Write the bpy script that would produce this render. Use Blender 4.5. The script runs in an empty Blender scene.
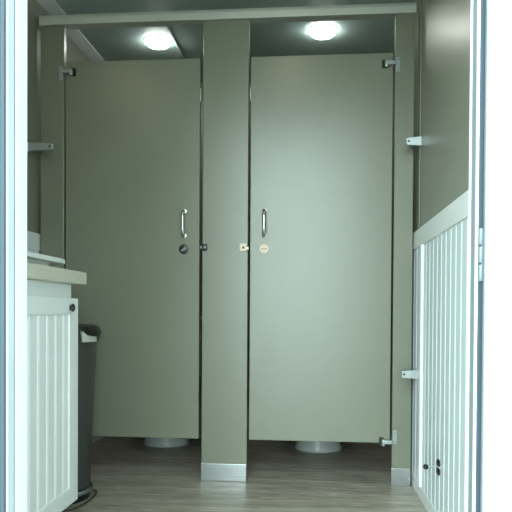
import bpy, bmesh, math, random
from mathutils import Vector, Matrix
random.seed(4)
S = bpy.context.scene
COL = S.collection
PI = math.pi

SKY, GLOW, EXPO = 2.0, 5.6, .5

# ------------------------------------------------------------------ materials
def lin(c):
    return tuple(((v/255)/12.92 if v/255 <= .04045 else ((v/255+.055)/1.055)**2.4) for v in c)

def mat(name, rgb, rough=.5, metal=0., var=.06, vscale=(6, 6, 6), bump=0., bscale=200., spec=.5, coat=0., aniso=0.):
    m = bpy.data.materials.new(name); m.use_nodes = True
    nt = m.node_tree; b = nt.nodes['Principled BSDF']
    tc = nt.nodes.new('ShaderNodeTexCoord')
    mp = nt.nodes.new('ShaderNodeMapping'); mp.inputs['Scale'].default_value = vscale
    nt.links.new(tc.outputs['Object'], mp.inputs['Vector'])
    nz = nt.nodes.new('ShaderNodeTexNoise'); nz.inputs['Scale'].default_value = 1.; nz.inputs['Detail'].default_value = 4
    nt.links.new(mp.outputs['Vector'], nz.inputs['Vector'])
    rp = nt.nodes.new('ShaderNodeValToRGB'); c = lin(rgb)
    rp.color_ramp.elements[0].position = .3; rp.color_ramp.elements[1].position = .7
    rp.color_ramp.elements[0].color = (*[max(0, v*(1-var)) for v in c], 1)
    rp.color_ramp.elements[1].color = (*[min(1, v*(1+var)) for v in c], 1)
    nt.links.new(nz.outputs['Fac'], rp.inputs['Fac'])
    nt.links.new(rp.outputs['Color'], b.inputs['Base Color'])
    b.inputs['Roughness'].default_value = rough; b.inputs['Metallic'].default_value = metal
    b.inputs['Specular IOR Level'].default_value = spec
    b.inputs['Coat Weight'].default_value = coat
    if bump:
        n2 = nt.nodes.new('ShaderNodeTexNoise'); n2.inputs['Scale'].default_value = bscale
        nt.links.new(tc.outputs['Object'], n2.inputs['Vector'])
        bp = nt.nodes.new('ShaderNodeBump'); bp.inputs['Strength'].default_value = bump; bp.inputs['Distance'].default_value = .001
        nt.links.new(n2.outputs['Fac'], bp.inputs['Height']); nt.links.new(bp.outputs['Normal'], b.inputs['Normal'])
    return m

M = {}
M['laminate'] = mat('sage_taupe_laminate', (125, 127, 110), .32, spec=.7, bump=.12, bscale=260, var=.03)
M['wall'] = mat('taupe_wall_panel', (136, 138, 123), .36, bump=.05, bscale=300, var=.05, vscale=(3, 3, 40))
M['white'] = mat('white_painted_panel', (238, 241, 240), .38, var=.015)
M['frame'] = mat('white_door_frame', (238, 241, 243), .35, var=.01)
M['alu'] = mat('grey_aluminium_frame', (132, 142, 146), .45, .2, var=.03)
M['chrome'] = mat('polished_chrome', (205, 208, 208), .16, 1., var=.03)
M['brushed'] = mat('brushed_steel', (194, 198, 200), .26, 1., var=.12, vscale=(3, 3, 300))
M['rail'] = mat('satin_aluminium_rail', (214, 216, 206), .42, .45, var=.03)
M['ceil'] = mat('grey_ceiling_panel', (184, 206, 204), .55, var=.04)
M['strip'] = mat('pale_ceiling_strip', (214, 220, 218), .5, var=.02)
M['rubber'] = mat('dark_blue_grey_rubber', (64, 78, 88), .55, var=.06)
M['gunmetal'] = mat('dark_polished_metal', (96, 98, 100), .25, 1.)
M['wainscot'] = mat('pale_white_beadboard', (218, 227, 230), .38, var=.015)
M['tan'] = mat('tan_plastic', (150, 130, 104), .5)
M['jambgrey'] = mat('grey_jamb_strip', (112, 121, 126), .5)
M['satin'] = mat('satin_grey_metal', (172, 178, 178), .34, .6)
M['black'] = mat('black_plastic', (22, 24, 25), .4, var=.05)
M['bin'] = mat('dark_grey_bin_plastic', (62, 63, 60), .42, var=.05)
M['lidgrey'] = mat('charcoal_lid_plastic', (46, 46, 43), .38, var=.05)
M['cream'] = mat('cream_plastic', (232, 214, 190), .45, var=.02)
M['porcelain'] = mat('white_porcelain', (200, 206, 202), .3, var=.01)
M['dark'] = mat('toe_kick_grey', (84, 86, 84), .6)
M['asphalt'] = mat('pale_gravel_ground', (150, 150, 146), .9, var=.12, vscale=(9, 9, 9))

def counter_mat():
    m = mat('beige_speckled_laminate', (206, 203, 186), .4, var=.14, vscale=(160, 160, 160))
    return m
M['counter'] = counter_mat()

def floor_mat():
    m = bpy.data.materials.new('wood_grain_vinyl'); m.use_nodes = True
    nt = m.node_tree; b = nt.nodes['Principled BSDF']
    tc = nt.nodes.new('ShaderNodeTexCoord')
    def noise(scale, detail, rough):
        mp = nt.nodes.new('ShaderNodeMapping'); mp.inputs['Scale'].default_value = scale
        nt.links.new(tc.outputs['Object'], mp.inputs['Vector'])
        n = nt.nodes.new('ShaderNodeTexNoise'); n.inputs['Scale'].default_value = 1; n.inputs['Detail'].default_value = detail
        n.inputs['Roughness'].default_value = rough
        nt.links.new(mp.outputs['Vector'], n.inputs['Vector']); return n.outputs['Fac']
    a = noise((7, 110, 1), 5, .7); c = noise((1.6, 17, 1), 3, .5)
    mx = nt.nodes.new('ShaderNodeMix'); mx.data_type = 'FLOAT'; mx.inputs[0].default_value = .28
    nt.links.new(a, mx.inputs[2]); nt.links.new(c, mx.inputs[3])
    rp = nt.nodes.new('ShaderNodeValToRGB'); e = rp.color_ramp.elements
    e[0].position = .34; e[0].color = (*lin((112, 104, 95)), 1)
    e[1].position = .68; e[1].color = (*lin((222, 213, 198)), 1)
    k = e.new(.5); k.color = (*lin((166, 157, 143)), 1)
    nt.links.new(mx.outputs[0], rp.inputs['Fac']); nt.links.new(rp.outputs['Color'], b.inputs['Base Color'])
    b.inputs['Roughness'].default_value = .42; b.inputs['Specular IOR Level'].default_value = .4
    bp = nt.nodes.new('ShaderNodeBump'); bp.inputs['Strength'].default_value = .25; bp.inputs['Distance'].default_value = .001
    nt.links.new(a, bp.inputs['Height']); nt.links.new(bp.outputs['Normal'], b.inputs['Normal'])
    return m
M['floor'] = floor_mat()

def emit(name, rgb, strength):
    m = bpy.data.materials.new(name); m.use_nodes = True
    b = m.node_tree.nodes['Principled BSDF']
    b.inputs['Base Color'].default_value = (.9, .9, .88, 1)
    b.inputs['Emission Color'].default_value = (*rgb, 1); b.inputs['Emission Strength'].default_value = strength
    return m
M['lamp'] = emit('lit_lamp_lens', (.97, 1., .93), 24)
M['lampwarm'] = emit('warm_lamp_lens', (1., .87, .58), 20)

# ------------------------------------------------------------------ mesh helpers
def box(bm, x0, x1, y0, y1, z0, z1, bev=0., seg=2):
    r = bmesh.ops.create_cube(bm, size=1)
    vs = r['verts']
    for v in vs:
        v.co = Vector(((x0+x1)/2+v.co.x*(x1-x0), (y0+y1)/2+v.co.y*(y1-y0), (z0+z1)/2+v.co.z*(z1-z0)))
    if bev:
        es = list({e for v in vs for e in v.link_edges})
        bmesh.ops.bevel(bm, geom=es, offset=bev, segments=seg, profile=.5, affect='EDGES', clamp_overlap=True)

def cyl(bm, a, b, r, r2=None, n=24, bev=0.):
    a, b = Vector(a), Vector(b); d = b-a
    q = d.to_track_quat('Z', 'Y').to_matrix().to_4x4()
    res = bmesh.ops.create_cone(bm, cap_ends=True, segments=n, radius1=r, radius2=r if r2 is None else r2, depth=d.length,
                                matrix=Matrix.Translation((a+b)/2) @ q)
    if bev:
        es = [e for e in {e for v in res['verts'] for e in v.link_edges} if any(len(f.verts) > 4 for f in e.link_faces)]
        bmesh.ops.bevel(bm, geom=es, offset=bev, segments=2, profile=.5, affect='EDGES')

def tube(bm, pts, r, n=12, closed=False):
    P = [Vector(p) for p in pts]; rings = []; m = len(P)
    up = Vector((0, 0, 1)); prev = None
    for i, p in enumerate(P):
        if closed: t = P[(i+1) % m]-P[i-1]
        else: t = P[min(i+1, m-1)]-P[max(i-1, 0)]
        t.normalize()
        if prev is None:
            s = t.cross(up)
            if s.length < 1e-3: s = t.cross(Vector((1, 0, 0)))
        else: s = prev-t*prev.dot(t)
        s.normalize(); prev = s; w = s.cross(t)
        rings.append([bm.verts.new(p+r*(math.cos(2*PI*k/n)*s+math.sin(2*PI*k/n)*w)) for k in range(n)])
    for i in range(m if closed else m-1):
        A, B = rings[i], rings[(i+1) % m]
        for k in range(n): bm.faces.new((A[k], A[(k+1) % n], B[(k+1) % n], B[k]))
    if not closed:
        bm.faces.new(rings[0][::-1]); bm.faces.new(rings[-1])

def loft(bm, rings, cap0=True, cap1=True):
    R = [[bm.verts.new(p) for p in r] for r in rings]; n = len(R[0])
    for A, B in zip(R, R[1:]):
        for k in range(n): bm.faces.new((A[k], A[(k+1) % n], B[(k+1) % n], B[k]))
    if cap0: bm.faces.new(R[0][::-1])
    if cap1: bm.faces.new(R[-1])

def lathe(bm, c, prof, n=40):
    rings = [[(c[0]+r*math.cos(2*PI*k/n), c[1]+r*math.sin(2*PI*k/n), c[2]+z) for k in range(n)] for r, z in prof]
    loft(bm, rings)

def ell(cx, cy, z, rx, ry, n=40, p=2.):
    out = []
    for k in range(n):
        a = 2*PI*k/n; c, s = math.cos(a), math.sin(a)
        out.append((cx+rx*math.copysign(abs(c)**(2/p), c), cy+ry*math.copysign(abs(s)**(2/p), s), z))
    return out

def prism(bm, prof, axis, a, b):
    """extrude a closed 2-D profile along an axis ('x': prof=(y,z); 'z': prof=(x,y); 'y': prof=(x,z))"""
    def P(p, t): return {'x': (t, p[0], p[1]), 'y': (p[0], t, p[1]), 'z': (p[0], p[1], t)}[axis]
    A = [bm.verts.new(P(p, a)) for p in prof]; B = [bm.verts.new(P(p, b)) for p in prof]; n = len(prof)
    for k in range(n): bm.faces.new((A[k], A[(k+1) % n], B[(k+1) % n], B[k]))
    bm.faces.new(A[::-1]); bm.faces.new(B)

def world_loc(o):
    v = Vector(o.location)
    while o.parent: o = o.parent; v += o.location
    return v

def obj(name, bm, m, parent=None, smooth=False, origin=None):
    """link one mesh object; vertices are given in world metres"""
    bmesh.ops.recalc_face_normals(bm, faces=bm.faces[:])
    base = world_loc(parent) if parent else Vector((0, 0, 0))
    org = Vector(origin) if origin else base
    for v in bm.verts: v.co -= org
    me = bpy.data.meshes.new(name); bm.to_mesh(me); bm.free()
    me.materials.append(M[m])
    if smooth:
        me.polygons.foreach_set('use_smooth', [True]*len(me.polygons))
        try: me.set_sharp_from_angle(angle=math.radians(40))
        except Exception: pass
    o = bpy.data.objects.new(name, me); COL.objects.link(o)
    if parent: o.parent = parent
    o.location = org-base
    return o

def thing(name, label, cat, loc, group=None):
    o = bpy.data.objects.new(name, None); COL.objects.link(o)
    o.location = loc; o.empty_display_size = .05
    o['label'] = label; o['category'] = cat
    if group: o['group'] = group
    return o

def struct(name, bm, m, label, cat, parent=None, smooth=False):
    o = obj(name, bm, m, parent, smooth)
    if parent is None:
        o['kind'] = 'structure'; o['label'] = label; o['category'] = cat
    return o

def B(*a, **k):
    bm = bmesh.new(); box(bm, *a, **k); return bm

# ------------------------------------------------------------------ measures (metres)
XL, XR = -1.265, .45          # side walls
YF, YB = 1.20, 4.06           # entrance wall inner face, rear wall
ZC = 2.20                     # ceiling
YS = 2.882                    # front face of the stalls
OPL, OPR, OPT = -.547, .281, 2.02   # entrance opening

# ------------------------------------------------------------------ the room
struct('floor', B(XL-.06, XR+.06, 1.13, YB+.06, -.05, 0), 'floor', 'grey-brown wood-grain vinyl floor', 'floor')
struct('ceiling', B(XL-.06, XR+.06, 1.15, YB+.06, ZC, ZC+.05), 'ceil', 'grey panelled ceiling', 'ceiling')
struct('wall_left', B(XL-.06, XL, YF, YB+.06, 0, ZC), 'wall', 'taupe left wall', 'wall')
struct('wall_right', B(XR, XR+.06, YF, YB+.06, 0, ZC), 'wall', 'taupe glossy right wall', 'wall')
struct('wall_back', B(XL, XR, YB, YB+.06, 0, ZC), 'wall', 'taupe rear wall behind the toilets', 'wall')
bm = bmesh.new()
box(bm, XL-.06, OPL-.03, 1.16, YF, 0, ZC); box(bm, OPR+.012, XR+.06, 1.16, YF, 0, ZC); box(bm, OPL-.03, OPR+.012, 1.16, YF, OPT+.03, ZC)
struct('wall_front', bm, 'white', 'white entrance wall around the door opening', 'wall')
struct('ground', B(-14, 14, -14, 1.1, -.66, -.6), 'asphalt', 'pale gravel ground outside the door', 'ground')

def cove(x0, x1):
    bm = bmesh.new(); prism(bm, [(x0, ZC), (x0, ZC-.030), (x0+.005, ZC-.030), (x1, ZC-.006), (x1, ZC)], 'y', YF, YB); return bm
# ceiling strip in the left corner, ceiling seam, screw heads
struct('trim_1', cove(XL, XL+.060), 'strip', 'pale strip along the ceiling corner above the left wall', 'trim')
struct('trim_2', B(-.745, -.738, 3.26, YB, ZC-.006, ZC, bev=.001), 'strip', 'thin pale ceiling seam strip in the left stall', 'trim')
for (x, y) in ((-1.11, 3.38), (-.336, 3.36), (.122, 3.36)):
    bm = bmesh.new(); cyl(bm, (x, y, ZC-.002), (x, y, ZC+.002), .005, n=12)
    obj('screw', bm, 'rail', bpy.data.objects['ceiling'])

# beadboard: a vertical-groove profile extruded up the wall
def beadboard(bm, xw, d, y0, y1, z0, z1, pitch, g=.004, w=.010):
    """xw: back plane, d: signed thickness towards the room; grooves with a rounded bead between"""
    xf = xw+d; s = math.copysign(1, d); prof = [(xw, y0), (xf, y0)]
    y = y0+pitch*.5
    while y+w < y1:
        prof += [(xf, y-w), (xf-s*g, y-w*.7), (xf-s*g*.9, y-w*.55), (xf+s*.0015, y-w*.2), (xf+s*.0015, y+w*.2),
                 (xf-s*g*.9, y+w*.55), (xf-s*g, y+w*.7), (xf, y+w)]
        y += pitch
    prof += [(xf, y1), (xw, y1)]
    prism(bm, prof, 'z', z0, z1)

CAP0, CAP1 = 1.036, 1.112
for side, xw, s, n in (('right', XR, -1, 3), ('left', XL, 1, 5)):
    bm = bmesh.new(); beadboard(bm, xw, s*.008, YF, YS+.12 if side == 'right' else YS-.005, .05, CAP0+.004, .076, g=.002, w=.009)
    w = struct('trim_%d' % n, bm, 'wainscot', 'white beadboard wainscot panel on the %s wall' % side, 'wainscot')
    bm = bmesh.new(); a, b = sorted((xw, xw+s*.014)); box(bm, a, b, YF, YS+.10, CAP0, CAP1, bev=.003)
    c = struct('trim_%d' % (n+1), bm, 'white', 'white flat cap rail along the top of the %s wainscot' % side, 'trim')
    bm = bmesh.new(); a, b = sorted((xw, xw+s*.011)); box(bm, a, b, YF, YB, 0, .058, bev=.003)
    struct('baseboard_%s' % side, bm, 'white', 'white baseboard along the %s wall' % side, 'baseboard')
struct('trim_7', B(XR-.019, XR-.006, 2.665, 2.705, .055, CAP0, bev=.002), 'white', 'white vertical joint strip on the right wainscot near the stalls', 'trim')
struct('trim_8', B(XL+.006, XL+.018, YF, YS-.01, CAP0-.017, CAP0, bev=.002), 'white', 'small white ledge under the left cap rail', 'trim')
struct('trim_9', B(XR-.006, XR, 2.81, 2.874, CAP1, ZC, bev=.002), 'laminate', 'taupe corner strip on the right wall beside the stalls', 'trim')

# ------------------------------------------------------------------ entrance frame and door
YN = 1.155
bm = bmesh.new(); box(bm, OPL-.030, OPL, YN, YF+.006, 0, OPT, bev=.0015)
struct('trim_10', bm, 'frame', 'white left jamb of the entrance', 'door frame')
bm = bmesh.new(); box(bm, OPL-.0115, OPL-.0005, YN-.004, YN, 0, OPT)
struct('trim_11', bm, 'jambgrey', 'grey aluminium face strip of the left jamb', 'door frame')
bm = bmesh.new(); box(bm, OPL-.0138, OPL-.0115, YN-.006, YN+.002, 0, OPT, bev=.001)
struct('trim_12', bm, 'frame', 'white lip beside the dark seal on the left jamb', 'door frame')
bm = bmesh.new(); box(bm, OPL-.045, OPL-.0138, YN-.004, YN+.004, 0, OPT, bev=.001)
for k in range(2): cyl(bm, (OPL-.021-.010*k, YN-.004, 0), (OPL-.021-.010*k, YN-.004, OPT), .0035, n=10)
struct('trim_13', bm, 'rubber', 'dark blue-grey rubber seal of the left jamb', 'door seal')
bm = bmesh.new(); box(bm, OPR, OPR+.012, YN+.012, YF+.006, 0, OPT, bev=.001)
struct('trim_14', bm, 'alu', 'grey aluminium right jamb of the entrance', 'door frame')
bm = bmesh.new(); box(bm, OPR-.0005, OPR+.003, YN, YN+.012, 0, OPT, bev=.001); box(bm, OPR-.002, OPR+.002, YF, YF+.010, 0, OPT, bev=.001)
struct('trim_15', bm, 'frame', 'white lips along the right jamb', 'door frame')
bm = bmesh.new(); box(bm, OPR+.003, OPR+.016, YN-.004, YN+.010, 0, OPT, bev=.001)
struct('trim_16', bm, 'rubber', 'dark blue-grey rubber seal of the right jamb', 'door seal')
bm = bmesh.new(); box(bm, OPL-.030, OPR+.012, YN, YF+.006, OPT, OPT+.03, bev=.0015)
struct('trim_17', bm, 'frame', 'white head of the entrance frame', 'door frame')

DX = .2885
bm = bmesh.new(); box(bm, DX, DX+.038, .36, 1.128, .02, OPT-.01, bev=.002)
d = struct('door_1', bm, 'frame', 'white entrance door swung open outward at the right', 'door')
bm = bmesh.new(); box(bm, DX-.001, DX+.039, 1.128, 1.138, .02, OPT-.01, bev=.001)
obj('edge_strip', bm, 'alu', d)
for zc in (.86, 1.75, .22):
    h = bmesh.new()
    for k in range(3): cyl(h, (OPR+.0045, YN-.013, zc-.045+k*.031), (OPR+.0045, YN-.013, zc-.045+k*.031+.028), .0042, n=16, bev=.0008)
    box(h, OPR+.0045, DX+.002, YN-.0155, YN-.0135, zc-.045, zc+.045)
    obj('hinge', h, 'alu', d, True)

# ------------------------------------------------------------------ stall pilasters
def bracket(parent, xw, s, xp, z, m='satin'):
    """angle clip: one leg on the pilaster face, one along the wall"""
    yb = YS-.092; n = 4
    def ring(x, y0, y1, h): return [(x, y0, z-h), (x, y1, z-h), (x, y1, z+h), (x, y0, z+h)]
    bm = bmesh.new(); loft(bm, [ring(xp, yb+.002, yb+.014, .011), ring(xp+s*.003, yb, yb+.016, .0135), ring(xw-s*.004, yb-.004, yb+.020, .019), ring(xw, yb-.006, yb+.022, .020)])
    o = obj('wall_bracket', bm, m, parent)
    bm = bmesh.new(); a, b = sorted((xw-s*.014, xw-s*.034)); box(bm, a, b, yb+.015, YS, z-.008, z+.010, bev=.002); obj('bracket_arm', bm, 'alu', o)
    bm = bmesh.new(); cyl(bm, (xp+s*.011, yb-.004, z), (xp+s*.011, yb+.002, z), .0045, n=16); obj('screw', bm, 'black', o)

def pilaster(x0, x1, label):
    t = thing('stall_pilaster', label, 'stall post', ((x0+x1)/2, YS+.016, 0), 'toilet stall pilasters')
    obj('panel', B(x0, x1, YS, YS+.032, .0, 2.055, bev=.0025), 'laminate', t)
    bm = bmesh.new(); box(bm, x0-.002, x1-.001, YS-.0025, YS+.035, 0, .079, bev=.002)
    obj('shoe', bm, 'brushed', t)
    return t
pl = pilaster(-1.246, -1.136, 'narrow sage-taupe stall post against the left wall above the vanity')
pc = pilaster(-.496, -.291, 'wide sage-taupe stall post between the two stall doors, with steel shoe')
pr_ = pilaster(.348, .430, 'narrow sage-taupe stall post against the right wall with two chrome wall brackets')
bracket(pr_, XR, 1, .385, 1.482); bracket(pr_, XR, 1, .374, .500)
bracket(pl, XL, -1, -1.152, 1.486)

# door strikes (keepers) on the wide post
bm = bmesh.new(); box(bm, -.497, -.472, YS-.010, YS, 1.033, 1.063, bev=.006, seg=3)
k = obj('door_strike', bm, 'black', pc); k['label'] = 'black door strike'
bm = bmesh.new(); cyl(bm, (-.483, YS-.013, 1.048), (-.483, YS-.009, 1.048), .0055, n=16); obj('screw', bm, 'chrome', k)
bm = bmesh.new(); box(bm, -.506, -.494, YS-.004, YS+.002, 1.041, 1.055, bev=.001); obj('bolt', bm, 'chrome', k)
bm = bmesh.new(); box(bm, -.328, -.294, YS-.008, YS, 1.029, 1.065, bev=.003)
k = obj('door_strike', bm, 'cream', pc); k['label'] = 'cream door strike'
bm = bmesh.new(); cyl(bm, (-.311, YS-.010, 1.046), (-.311, YS-.007, 1.046), .005, n=16); obj('screw', bm, 'black', k)
bm = bmesh.new(); box(bm, -.300, -.287, YS-.003, YS+.002, 1.037, 1.049, bev=.001); obj('bolt', bm, 'satin', k)

# ------------------------------------------------------------------ head rail
t = thing('head_rail', 'pale satin aluminium rail across the top of the three stall posts', 'rail', (-.41, YS, 2.055))
bm = bmesh.new()
prof = [(YS-.012, 2.056), (YS-.012, 2.088), (YS-.006, 2.092), (YS-.002, 2.103), (YS+.034, 2.103), (YS+.044, 2.092), (YS+.044, 2.056)]
prism(bm, prof, 'x', -1.246, .431)
obj('rail', bm, 'rail', t)
bm = bmesh.new(); prism(bm, [(y+(.001 if y > YS else -.001), z+(.001 if z > 2.09 else 0)) for y, z in prof], 'x', -1.2485, -1.244)
obj('end_cap', bm, 'rail', t)
bm = bmesh.new(); prism(bm, [(y+(.001 if y > YS else -.001), z+(.001 if z > 2.09 else 0)) for y, z in prof], 'x', .429, .4335)
obj('end_cap', bm, 'rail', t)

# ------------------------------------------------------------------ stall doors
def hinge(door, xe, s, z, up):
    """gravity hinge at the door edge xe; s=+1: the post is to the right; up: the pivot arm sits above or below"""
    post = pl if s < 0 else pr_
    bm = bmesh.new(); a, b = sorted((xe+s*.010, xe+s*.030)); box(bm, a, b, YS-.006, YS, z-.032, z+.032, bev=.002)
    hp = obj('hinge_plate', bm, 'satin', post)
    za = z+(.004 if up else -.020)
    bm = bmesh.new(); a, b = sorted((xe-s*.032, xe+s*.0095)); box(bm, a, b, YS-.022, YS-.001, za-.008, za+.009, bev=.003)
    o = obj('hinge_arm', bm, 'satin', door)
    bm = bmesh.new(); cyl(bm, (xe-s*.030, YS-.013, za-.017), (xe-s*.030, YS-.013, za+.011), .008, n=18, bev=.001)
    obj('pivot_pin', bm, 'satin', o, True)
    bm = bmesh.new(); a, b = sorted((xe-s*.048, xe-s*.028)); box(bm, a, b, YS-.004, YS+.004, za-.016, za+.018, bev=.001)
    obj('pivot_plate', bm, 'black', o)
    for q in (-.02, .02):
        bm = bmesh.new(); cyl(bm, (xe+s*.022, YS-.008, z+q), (xe+s*.022, YS-.005, z+q), .0035, n=12)
        obj('screw', bm, 'alu', hp)

def stall_door(x0, x1, hs, xh, dark, label):
    t = thing('stall_door', label, 'stall door', ((x0+x1)/2, YS+.015, .188), 'toilet stall doors')
    obj('panel', B(x0, x1, YS+.003, YS+.028, .188, 1.892, bev=.0025), 'laminate', t)
    y = YS+.003
    # D-pull: two posts and a bowed grip
    bm = bmesh.new(); za, zb = 1.100, 1.210; pts = []
    for z0, z1 in ((za, zb),):
        pts = [(xh, y, z0), (xh, y-.018, z0+.001), (xh, y-.027, z0+.006), (xh, y-.031, z0+.016)]
        pts += [(xh, y-.033, z0+(z1-z0)*f) for f in (.3, .5, .7)]
        pts += [(xh, y-.031, z1-.016), (xh, y-.027, z1-.006), (xh, y-.018, z1-.001), (xh, y, z1)]
    tube(bm, pts, .0082, n=14)
    h = obj('pull_handle', bm, 'chrome', t, True)
    for z in (za, zb):
        bm = bmesh.new(); cyl(bm, (xh, y-.005, z), (xh, y+.001, z), .0115, n=20, bev=.0015); obj('rosette', bm, 'chrome', h, True)
    # round latch indicator
    zc = 1.040
    bm = bmesh.new(); cyl(bm, (xh, y-.008, zc), (xh, y+.001, zc), .0215, n=36, bev=.002)
    l = obj('latch_indicator', bm, 'black' if dark else 'cream', t, True)
    bm = bmesh.new()
    if dark:
        box(bm, xh-.014, xh+.014, y-.0125, y-.0075, zc-.0055, zc+.0055, bev=.0015)
        bmesh.ops.rotate(bm, verts=bm.verts[:], cent=(xh, y, zc), matrix=Matrix.Rotation(-math.radians(42), 3, 'Y'))
        obj('turn_slot', bm, 'chrome', l)
    else:
        for q in (-.0085, 0, .0085): box(bm, xh+q-.003, xh+q+.003, y-.0088, y-.0075, zc-.0022, zc+.0022)
        obj('turn_slot', bm, 'tan', l)
    xe = x0 if hs < 0 else x1
    hinge(t, xe, hs, 1.838, True); hinge(t, xe, hs, .215, False)
    # edge latch bolt plates seen in the gap
    xg = x1 if hs < 0 else x0
    bm = bmesh.new(); a, b = sorted((xg, xg-hs*.004)); box(bm, a, b, YS+.006, YS+.026, 1.70, 1.76, bev=.001)
    obj('bumper', bm, 'rail', t)
    return t
stall_door(-1.128, -.510, -1, -.580, True, 'left sage-taupe toilet stall door with dark round latch, partly behind the bin')
stall_door(-.282, .340, 1, -.218, False, 'right sage-taupe toilet stall door with cream round latch')

# partition between the stalls, behind the wide post
struct_p = obj('stall_partition', B(-.412, -.386, YS+.034, YB-.005, .20, 1.86, bev=.002), 'laminate', None, origin=(-.4, 3.4, .2))
bm = bmesh.new()
for z in (.5, 1.6): box(bm, -.42, -.378, YS+.033, YS+.06, z-.02, z+.02, bev=.002)
obj('bracket', bm, 'chrome', struct_p)
struct_p['label'] = 'sage-taupe partition dividing the two stalls behind the wide post'; struct_p['category'] = 'partition'

# ------------------------------------------------------------------ toilets (only the feet show under the doors)
def toilet(x, yf, label):
    t = thing('toilet', label, 'toilet', (x, yf+.14, 0), 'toilets in the stalls')
    yc = yf+.125
    bm = bmesh.new()
    loft(bm, [ell(x, yc, 0, .130, .125), ell(x, yc, .012, .132, .127), ell(x, yc, .03, .124, .120), ell(x, yc+.005, .11, .108, .112),
              ell(x, yc, .20, .118, .13), ell(x, yc-.03, .30, .155, .19), ell(x, yc-.035, .37, .178, .215), ell(x, yc-.035, .392, .178, .215),
              ell(x, yc-.035, .392, .135, .165), ell(x, yc-.03, .33, .11, .13), ell(x, yc-.02, .26, .05, .06)])
    obj('bowl', bm, 'porcelain', t, True)
    bm = bmesh.new(); o_ = [ell(x, yc-.035, z, rx, ry) for z, rx, ry in ((.393, .182, .220), (.410, .184, .222), (.413, .178, .216), (.413, .118, .150), (.393, .114, .146))]
    loft(bm, o_, False, False); R = len(bm.verts)
    obj('seat', bm, 'porcelain', t, True)
    bm = bmesh.new(); loft(bm, [ell(x, yc-.033, z, rx, ry) for z, rx, ry in ((.414, .178, .214), (.428, .182, .218), (.434, .172, .208))])
    obj('lid', bm, 'porcelain', t, True)
    bm = bmesh.new(); box(bm, x-.17, x+.17, yc+.185, yc+.35, .36, .70, bev=.02, seg=3); box(bm, x-.09, x+.09, yc+.05, yc+.22, .25, .39, bev=.02)
    k = obj('tank', bm, 'porcelain', t, True)
    bm = bmesh.new(); box(bm, x-.18, x+.18, yc+.175, yc+.36, .70, .73, bev=.008); obj('tank_lid', bm, 'porcelain', t, True)
    bm = bmesh.new(); box(bm, x-.14, x-.08, yc+.172, yc+.187, .64, .655, bev=.003); obj('flush_lever', bm, 'chrome', k)
    return t
toilet(-.838, 3.56, 'white toilet foot showing beneath the left stall door')
toilet(.035, 3.525, 'white toilet foot showing beneath the right stall door')

# ------------------------------------------------------------------ ceiling lights
def ceiling_light(x, y, label, r=.073, m='lamp'):
    t = thing('ceiling_light', label, 'ceiling light', (x, y, ZC), 'round ceiling lights')
    bm = bmesh.new(); lathe(bm, (x, y, ZC), [(r-.004, -.005), (r, -.004), (r+.003, -.002), (r+.003, 0)]); obj('trim_ring', bm, 'frame', t, True)
    bm = bmesh.new(); lathe(bm, (x, y, ZC), [(.012, -.034), (.035, -.031), (r-.018, -.024), (r-.007, -.014), (r-.003, -.004)]); obj('lens', bm, m, t, True)
    return t
ceiling_light(-.832, 3.42, 'lit round ceiling light above the left stall')
ceiling_light(.040, 3.355, 'lit round ceiling light above the right stall')
ceiling_light(-1.13, 1.72, 'round ceiling light above the vanity', .06, 'lampwarm')
ceiling_light(-.14, 1.98, 'round ceiling light in the washing area in front of the stalls', .06, 'lampwarm')

# ------------------------------------------------------------------ vanity
VX, VB = -.835, 2.19     # body front, body far end
t = thing('vanity_cabinet', 'white beadboard vanity cabinet at the left under the beige countertop', 'cabinet', (-1.05, 1.72, 0))
obj('body', B(XL+.012, VX, YF+.012, VB, .10, .852, bev=.002), 'white', t)
obj('toe_kick', B(XL+.02, VX-.055, YF+.02, VB-.02, 0, .10), 'dark', t)
def vdoor(y0, y1, knob_y):
    x0, x1 = VX+.0005, VX+.020; z0, z1 = .102, .803; fw = .076
    bm = bmesh.new()
    box(bm, x0, x1, y0, y1, z1-.055, z1, bev=.002); box(bm, x0, x1, y0, y1, z0, z0+.055, bev=.002)
    box(bm, x0, x1, y0, y0+fw, z0+.055, z1-.055, bev=.002); box(bm, x0, x1, y1-fw, y1, z0+.055, z1-.055, bev=.002)
    dd = obj('door', bm, 'white', t)
    bm = bmesh.new(); beadboard(bm, x0, .013, y0+fw-.004, y1-fw+.004, z0+.05, z1-.05, .066, g=.0013)
    obj('beadboard_panel', bm, 'white', dd)
    bm = bmesh.new()
    rings = [[(x1+px, knob_y+r*math.cos(a), .771+r*math.sin(a)) for a in [2*PI*k/20 for k in range(20)]] for px, r in
             ((-.001, .0100), (.003, .0095), (.005, .0125), (.010, .0140), (.014, .010))]
    loft(bm, rings); obj('knob', bm, 'gunmetal', dd, True)
vdoor(1.715, 2.202, 2.128); vdoor(1.222, 1.709, 1.25)
ct = obj('countertop', B(XL+.003, -.800, YF+.008, 2.245, .8525, .896, bev=.003), 'counter', None, origin=(-1.03, 1.72, .852))
ct['label'] = 'beige speckled countertop on the white vanity cabinet'; ct['category'] = 'countertop'
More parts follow.
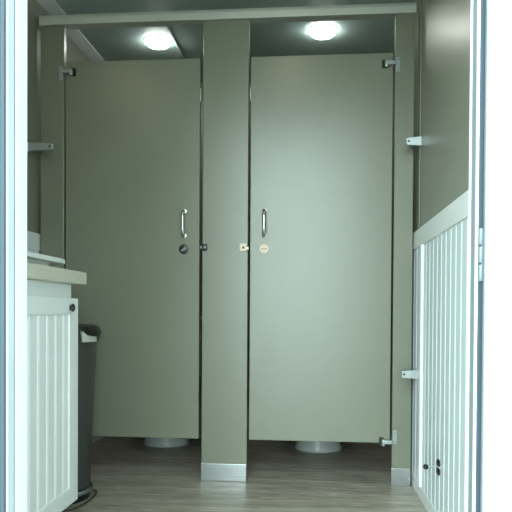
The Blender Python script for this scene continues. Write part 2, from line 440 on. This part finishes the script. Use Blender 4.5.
# low white basin on the countertop, its thin rim shows above the counter edge
t = thing('wash_basin', 'white basin rim showing as a thin ledge above the beige countertop', 'sink', (-1.0, 1.85, .896))
bm = bmesh.new(); cx, cy = -1.005, 1.85; hx, hy = .155, .358
loft(bm, [ell(cx, cy, z, rx, ry, 64, 14) for z, rx, ry in ((.922, hx-.004, hy-.004), (.923, hx, hy), (.9365, hx, hy), (.938, hx-.003, hy-.003),
      (.938, hx-.03, hy-.03), (.928, hx-.036, hy-.036), (.903, hx-.05, hy-.05))])
obj('rim', bm, 'white', t)
bm = bmesh.new(); loft(bm, [ell(cx, cy, z, hx-.05, hy-.07, 48, 6) for z in (.8962, .9215)]); obj('plinth', bm, 'alu', t)
bm = bmesh.new(); cyl(bm, (cx, cy, .902), (cx, cy, .906), .022, n=24); obj('drain', bm, 'chrome', t)

# ------------------------------------------------------------------ bin behind the vanity
cx, cy = -1.045, 2.56
t = thing('trash_bin', 'dark grey round pedal bin standing between the vanity and the left stall door', 'bin', (cx, cy, 0))
bm = bmesh.new(); lathe(bm, (cx, cy, 0), [(.140, .05), (.142, .08), (.154, .36), (.164, .62), (.165, .64)], 56); obj('body', bm, 'bin', t, True)
bm = bmesh.new(); lathe(bm, (cx, cy, 0), [(.140, 0), (.142, .018), (.139, .06)], 56); obj('foot', bm, 'black', t, True)
bm = bmesh.new(); lathe(bm, (cx, cy, 0), [(.141, .024), (.150, .026), (.153, .034), (.150, .044), (.141, .047)], 56); obj('base_ring', bm, 'brushed', t, True)
bm = bmesh.new(); lathe(bm, (cx, cy, 0), [(.172, .636), (.178, .646), (.181, .684), (.177, .695), (.158, .704), (.06, .711), (.01, .712)], 56)
lid = obj('lid', bm, 'lidgrey', t, True)
# latch plate and grab lip on the side that faces the door
import_dir = Vector((.42, -.91, 0)).normalized()
def on(r, a, z): return (cx+r*math.cos(a), cy+r*math.sin(a), z)
bm = bmesh.new(); rings = []
for i in range(11):
    a = math.radians(-34+26*i/10)
    rings.append([on(.174, a, .638), on(.185, a, .638), on(.188, a-.04, .676), on(.175, a-.04, .684)])
loft(bm, rings); p = obj('latch_plate', bm, 'rail', lid); p['label'] = 'silver latch plate'
bm = bmesh.new(); rings = []
for i in range(11):
    a = math.radians(-32+40*i/10); e = .010*math.sin(PI*i/10)
    rings.append([on(.174, a, .682), on(.184+e, a, .668-e*.9), on(.189+e, a, .676), on(.176, a, .697)])
loft(bm, rings); obj('grab_lip', bm, 'black', lid)
# wire foot pedal
bm = bmesh.new()
ctrl = [(-.915, 2.64, .012), (-.890, 2.62, .011), (-.880, 2.55, .010), (-.882, 2.50, .009), (-.888, 2.43, .009), (-.908, 2.375, .009), (-.95, 2.34, .010), (-.995, 2.37, .011), (-1.02, 2.43, .012)]
pts = []
for i in range(len(ctrl)-1):
    p0, p1, p2, p3 = [Vector(ctrl[max(0, min(len(ctrl)-1, i+k))]) for k in (-1, 0, 1, 2)]
    for q in range(6):
        u = q/6; pts.append(.5*((2*p1)+(p2-p0)*u+(2*p0-5*p1+4*p2-p3)*u*u+(3*p1-p0-3*p2+p3)*u**3))
pts.append(Vector(ctrl[-1]))
tube(bm, pts, .0036, n=10); obj('wire_pedal', bm, 'bin', t, True)

# ------------------------------------------------------------------ door stop on the right wainscot
t = thing('door_stop', 'small black and chrome door stop low on the white right wainscot', 'door stop', (XR-.008, 2.31, .222))
yc, zc, xw = 2.31, .222, XR-.0065
bm = bmesh.new()
for s in (1, -1):
    rings = []
    for dx, k in ((0, 1), (-.005, .95), (-.008, .7)):
        rings.append([(xw+dx, yc+.024*k*math.cos(a), zc+s*.015+.0135*k*math.sin(a)) for a in [2*PI*q/24 for q in range(24)]])
    loft(bm, rings)
obj('base_plate', bm, 'black', t, True)
bm = bmesh.new(); cyl(bm, (xw, yc, zc), (xw-.045, yc, zc), .0035, n=14); obj('rod', bm, 'chrome', t, True)
bm = bmesh.new(); bmesh.ops.create_uvsphere(bm, u_segments=20, v_segments=12, radius=.0095, matrix=Matrix.Translation((xw-.047, yc, zc))); obj('rubber_tip', bm, 'black', t, True)

# ------------------------------------------------------------------ light: overcast sky through the open door
w = bpy.data.worlds.new('overcast_sky'); S.world = w; w.use_nodes = True
nt = w.node_tree; bg = nt.nodes['Background']
tc = nt.nodes.new('ShaderNodeTexCoord')
dp = nt.nodes.new('ShaderNodeVectorMath'); dp.operation = 'DOT_PRODUCT'
dp.inputs[1].default_value = Vector((-.22, -.95, .10)).normalized()      # hazy sun behind the clouds
nt.links.new(tc.outputs['Generated'], dp.inputs[0])
mxm = nt.nodes.new('ShaderNodeMath'); mxm.operation = 'MAXIMUM'; mxm.inputs[1].default_value = 0
nt.links.new(dp.outputs['Value'], mxm.inputs[0])
pw = nt.nodes.new('ShaderNodeMath'); pw.operation = 'POWER'; pw.inputs[1].default_value = 3
nt.links.new(mxm.outputs[0], pw.inputs[0])
ma = nt.nodes.new('ShaderNodeMath'); ma.operation = 'MULTIPLY_ADD'; ma.inputs[1].default_value = GLOW; ma.inputs[2].default_value = SKY
nt.links.new(pw.outputs[0], ma.inputs[0])
nt.links.new(ma.outputs[0], bg.inputs['Strength'])
bg.inputs['Color'].default_value = (.79, 1.0, 1.0, 1)
# sampling portal over the doorway (lets the renderer find the sky, gives off nothing itself)
la = bpy.data.lights.new('doorway_portal', 'AREA'); la.shape = 'RECTANGLE'; la.size = OPR-OPL; la.size_y = OPT
lo = bpy.data.objects.new('doorway_portal', la); COL.objects.link(lo)
lo.location = ((OPL+OPR)/2, 1.15, OPT/2); lo.rotation_euler = (math.radians(90), 0, 0)
la.cycles.is_portal = True

# ------------------------------------------------------------------ camera
cd = bpy.data.cameras.new('camera'); cam = bpy.data.objects.new('camera', cd); COL.objects.link(cam)
F = 650.; pitch = math.radians(-.8); yaw = math.atan(57/F); roll = math.radians(.34)
cd.sensor_width = 36; cd.sensor_fit = 'HORIZONTAL'; cd.lens = F*36/512; cd.clip_start = .02
cd.shift_y = (56+F*math.tan(-pitch))/512
f = Vector((-math.sin(yaw)*math.cos(pitch), math.cos(yaw)*math.cos(pitch), math.sin(pitch)))
r = Vector((math.cos(yaw), math.sin(yaw), 0)); u = r.cross(f)
r2 = math.cos(roll)*r+math.sin(roll)*u; u2 = -math.sin(roll)*r+math.cos(roll)*u
mw = Matrix((r2, u2, -f)).transposed().to_4x4(); mw.translation = (0, 0, .76)
cam.matrix_world = mw
S.camera = cam
v = S.view_settings; v.view_transform = 'Standard'; v.look = 'None'; v.gamma = 1; v.use_curve_mapping = False; v.exposure = EXPO
